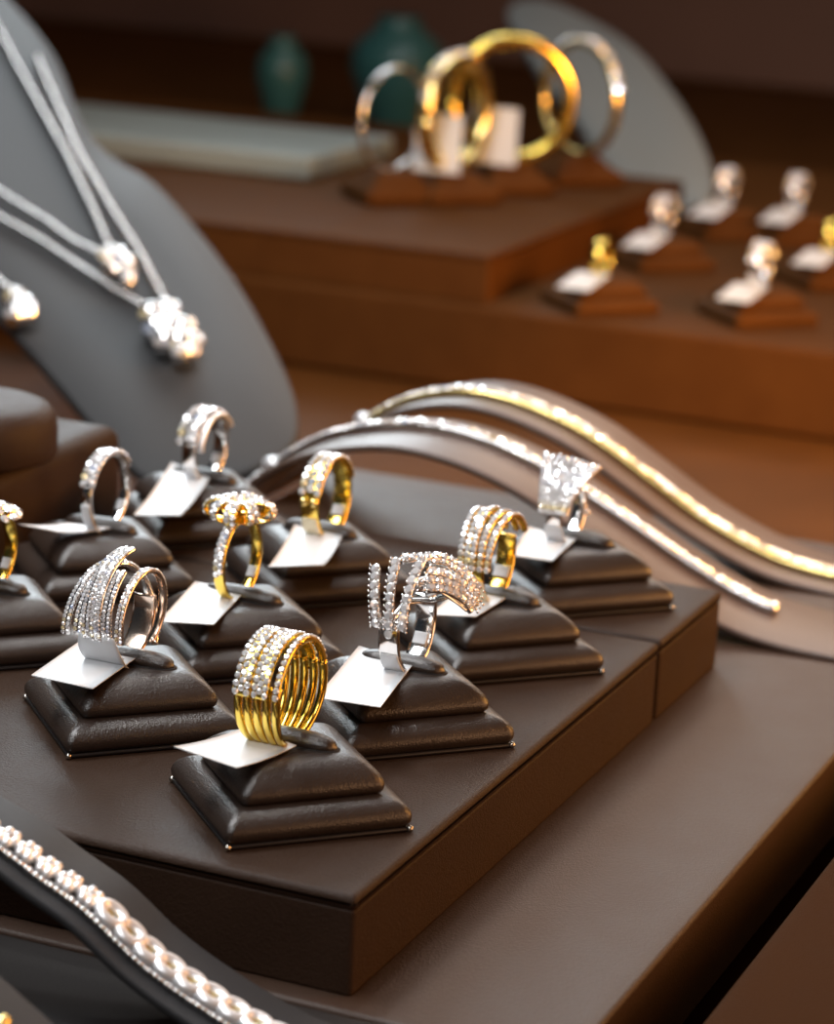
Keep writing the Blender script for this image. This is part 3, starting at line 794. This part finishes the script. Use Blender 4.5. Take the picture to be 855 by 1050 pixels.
# far bust, far boxes, added shapes for the teal blur
BNs = BN
A_, B_, C_ = atd(700, 200, 148), atd(640, 205, 148), atd(590, 20, 176)
BN = (A_ - C_).cross(B_ - C_).normalized()
if BN.dot(CF) > 0: BN = -BN
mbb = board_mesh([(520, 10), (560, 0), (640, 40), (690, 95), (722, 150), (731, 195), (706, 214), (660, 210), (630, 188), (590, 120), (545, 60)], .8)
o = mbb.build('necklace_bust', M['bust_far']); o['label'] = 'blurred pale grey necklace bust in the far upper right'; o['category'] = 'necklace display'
def far_box(x0, x1, y0, y1, z0, z1, mat, name, label, cat): 
    return solid(name, label, cat, M[mat], [(x0, x1, y0, y1, z0, z1)], r=.4)
far_box(190, 205, -140, 260, -5.99, 16, 'wallm', 'far_counter', 'dark brown counter behind the far displays', 'counter')
def teal_blur_shape(px, py, dep, R, zlo, label):  # added form standing in for an unclear teal blur, no known object
    p = atd(px, py, dep); mb = MB(); rings = []; H = p.z + R * .9 - zlo
    for f, r in ((0, .55), (.05, .6), (.3, .8), (.55, 1.0), (.75, .9), (.88, .55), (.94, .4), (1.0, .5), (.99, .42)):
        rings.append([(p.x + R * r * math.cos(2 * PI * k / 24), p.y + R * r * math.sin(2 * PI * k / 24), zlo + H * f) for k in range(24)])
    loft(mb, rings); o = mb.build('teal_blur_shape', M['teal']); o['label'] = label; o['category'] = 'blur_shape'
teal_blur_shape(408, 62, 205, 3.6, -5.98, 'blurred dark teal shape at top centre, added for an unclear teal blur')
teal_blur_shape(290, 62, 205, 2.0, -5.98, 'narrow blurred teal shape at upper left of centre, added for the same blur')
# ------------------------------------------------------------------ lights, world, camera
def area(name, loc, target, sx, sy, power, col, spread=180):
    l = bpy.data.lights.new(name, 'AREA'); l.shape = 'RECTANGLE'; l.size = sx * S; l.size_y = sy * S; l.energy = power; l.color = col; l.spread = R_(spread)
    o = bpy.data.objects.new(name, l); COL.objects.link(o); o.location = Vector(loc) * S
    o.rotation_euler = (Vector(target) - Vector(loc)).to_track_quat('-Z', 'Y').to_euler(); return o
area('back_cool_light', (105, 66, 44), (14, 7, 0), 46, 34, .66, (.86, .95, 1), 58)
area('back_warm_light', (115, 5, 46), (20, 0, -1), 60, 30, .36, (1, .74, .54), 62)
area('case_light', (8, 30, 66), (11, 8, 0), 46, 22, 3.8, (.97, .98, 1))
area('front_light', (-50, 12, 60), (10, 6, 1), 44, 30, 2.8, (.96, .98, 1))  # unseen fill added behind the camera to brighten the stones' fronts
area('warm_light', (12, -95, 8), (16, 0, -1), 110, 50, 5.0, (1, .54, .28))  # unseen warm fill added to imitate the brown haze on the right
area('far_light', (95, 20, 60), (88, 25, 0), 40, 40, 1.5, (.97, .97, 1))
area('far_warm_light', (40, -50, 20), (75, 25, -3), 40, 30, 3.5, (1, .42, .12))  # unseen warm fill added for the orange glow in the distance
area('gap_glow_fill', (48, -25, 12), (64, 8, -4), 14, 10, 2.2, (1, .5, .12))  # unseen lamp added to bring the orange glow into the gap
sl = bpy.data.lights.new('glow_spot_helper', 'SPOT'); sl.energy = 9; sl.color = (1, .5, .1); sl.spot_size = R_(16); sl.spot_blend = 1; sl.shadow_soft_size = .005  # unseen spot added to imitate an amber reflection on the far board
so = bpy.data.objects.new('glow_spot_helper', sl); COL.objects.link(so); so.location = Vector((38, -26, 16)) * S
so.rotation_euler = (onx(690, 425, 65.6) - Vector((38, -26, 16))).to_track_quat('-Z', 'Y').to_euler()
for i, (x, y) in enumerate(((-12, 10), (2, 32), (22, 9), (38, 26))):  # small unseen lamps added overhead to make the stones sparkle
    area('sparkle_fill', (x, y, 58), (12, 8, 1), 2.5, 2.5, .5, (1, .98, .95))

w = bpy.data.worlds.new('shop_interior'); bpy.context.scene.world = w; w.use_nodes = True
nt = w.node_tree; nt.nodes.clear()
out = nt.nodes.new('ShaderNodeOutputWorld'); bg = nt.nodes.new('ShaderNodeBackground'); nt.links.new(bg.outputs[0], out.inputs[0])
tc = nt.nodes.new('ShaderNodeTexCoord'); sp = nt.nodes.new('ShaderNodeSeparateXYZ'); nt.links.new(tc.outputs['Generated'], sp.inputs[0])
rp = nt.nodes.new('ShaderNodeValToRGB'); e = rp.color_ramp.elements
e[0].position = .2; e[0].color = (.11, .042, .012, 1); e[1].position = .75; e[1].color = (.022, .026, .03, 1)
mr = nt.nodes.new('ShaderNodeMapRange'); mr.inputs[1].default_value = -1; mr.inputs[2].default_value = 1
nt.links.new(sp.outputs[1], mr.inputs[0]); nt.links.new(mr.outputs[0], rp.inputs[0]); nt.links.new(rp.outputs[0], bg.inputs[0]); bg.inputs[1].default_value = .9

cam = bpy.data.cameras.new('camera'); co = bpy.data.objects.new('camera', cam); COL.objects.link(co)
cam.sensor_fit = 'AUTO'; cam.sensor_width = 36; cam.lens = F_PX / 1050 * 36
rot = Matrix((CR, CU, -CF)).transposed(); co.matrix_world = Matrix.Translation(CAM_POS * S) @ rot.to_4x4()
cam.clip_start = .01; cam.clip_end = 50
cam.dof.use_dof = True; cam.dof.focus_distance = 60.0 * S; cam.dof.aperture_fstop = 16
bpy.context.scene.camera = co
vs = bpy.context.scene.view_settings; vs.view_transform = 'Standard'; vs.look = 'None'; vs.exposure = 0
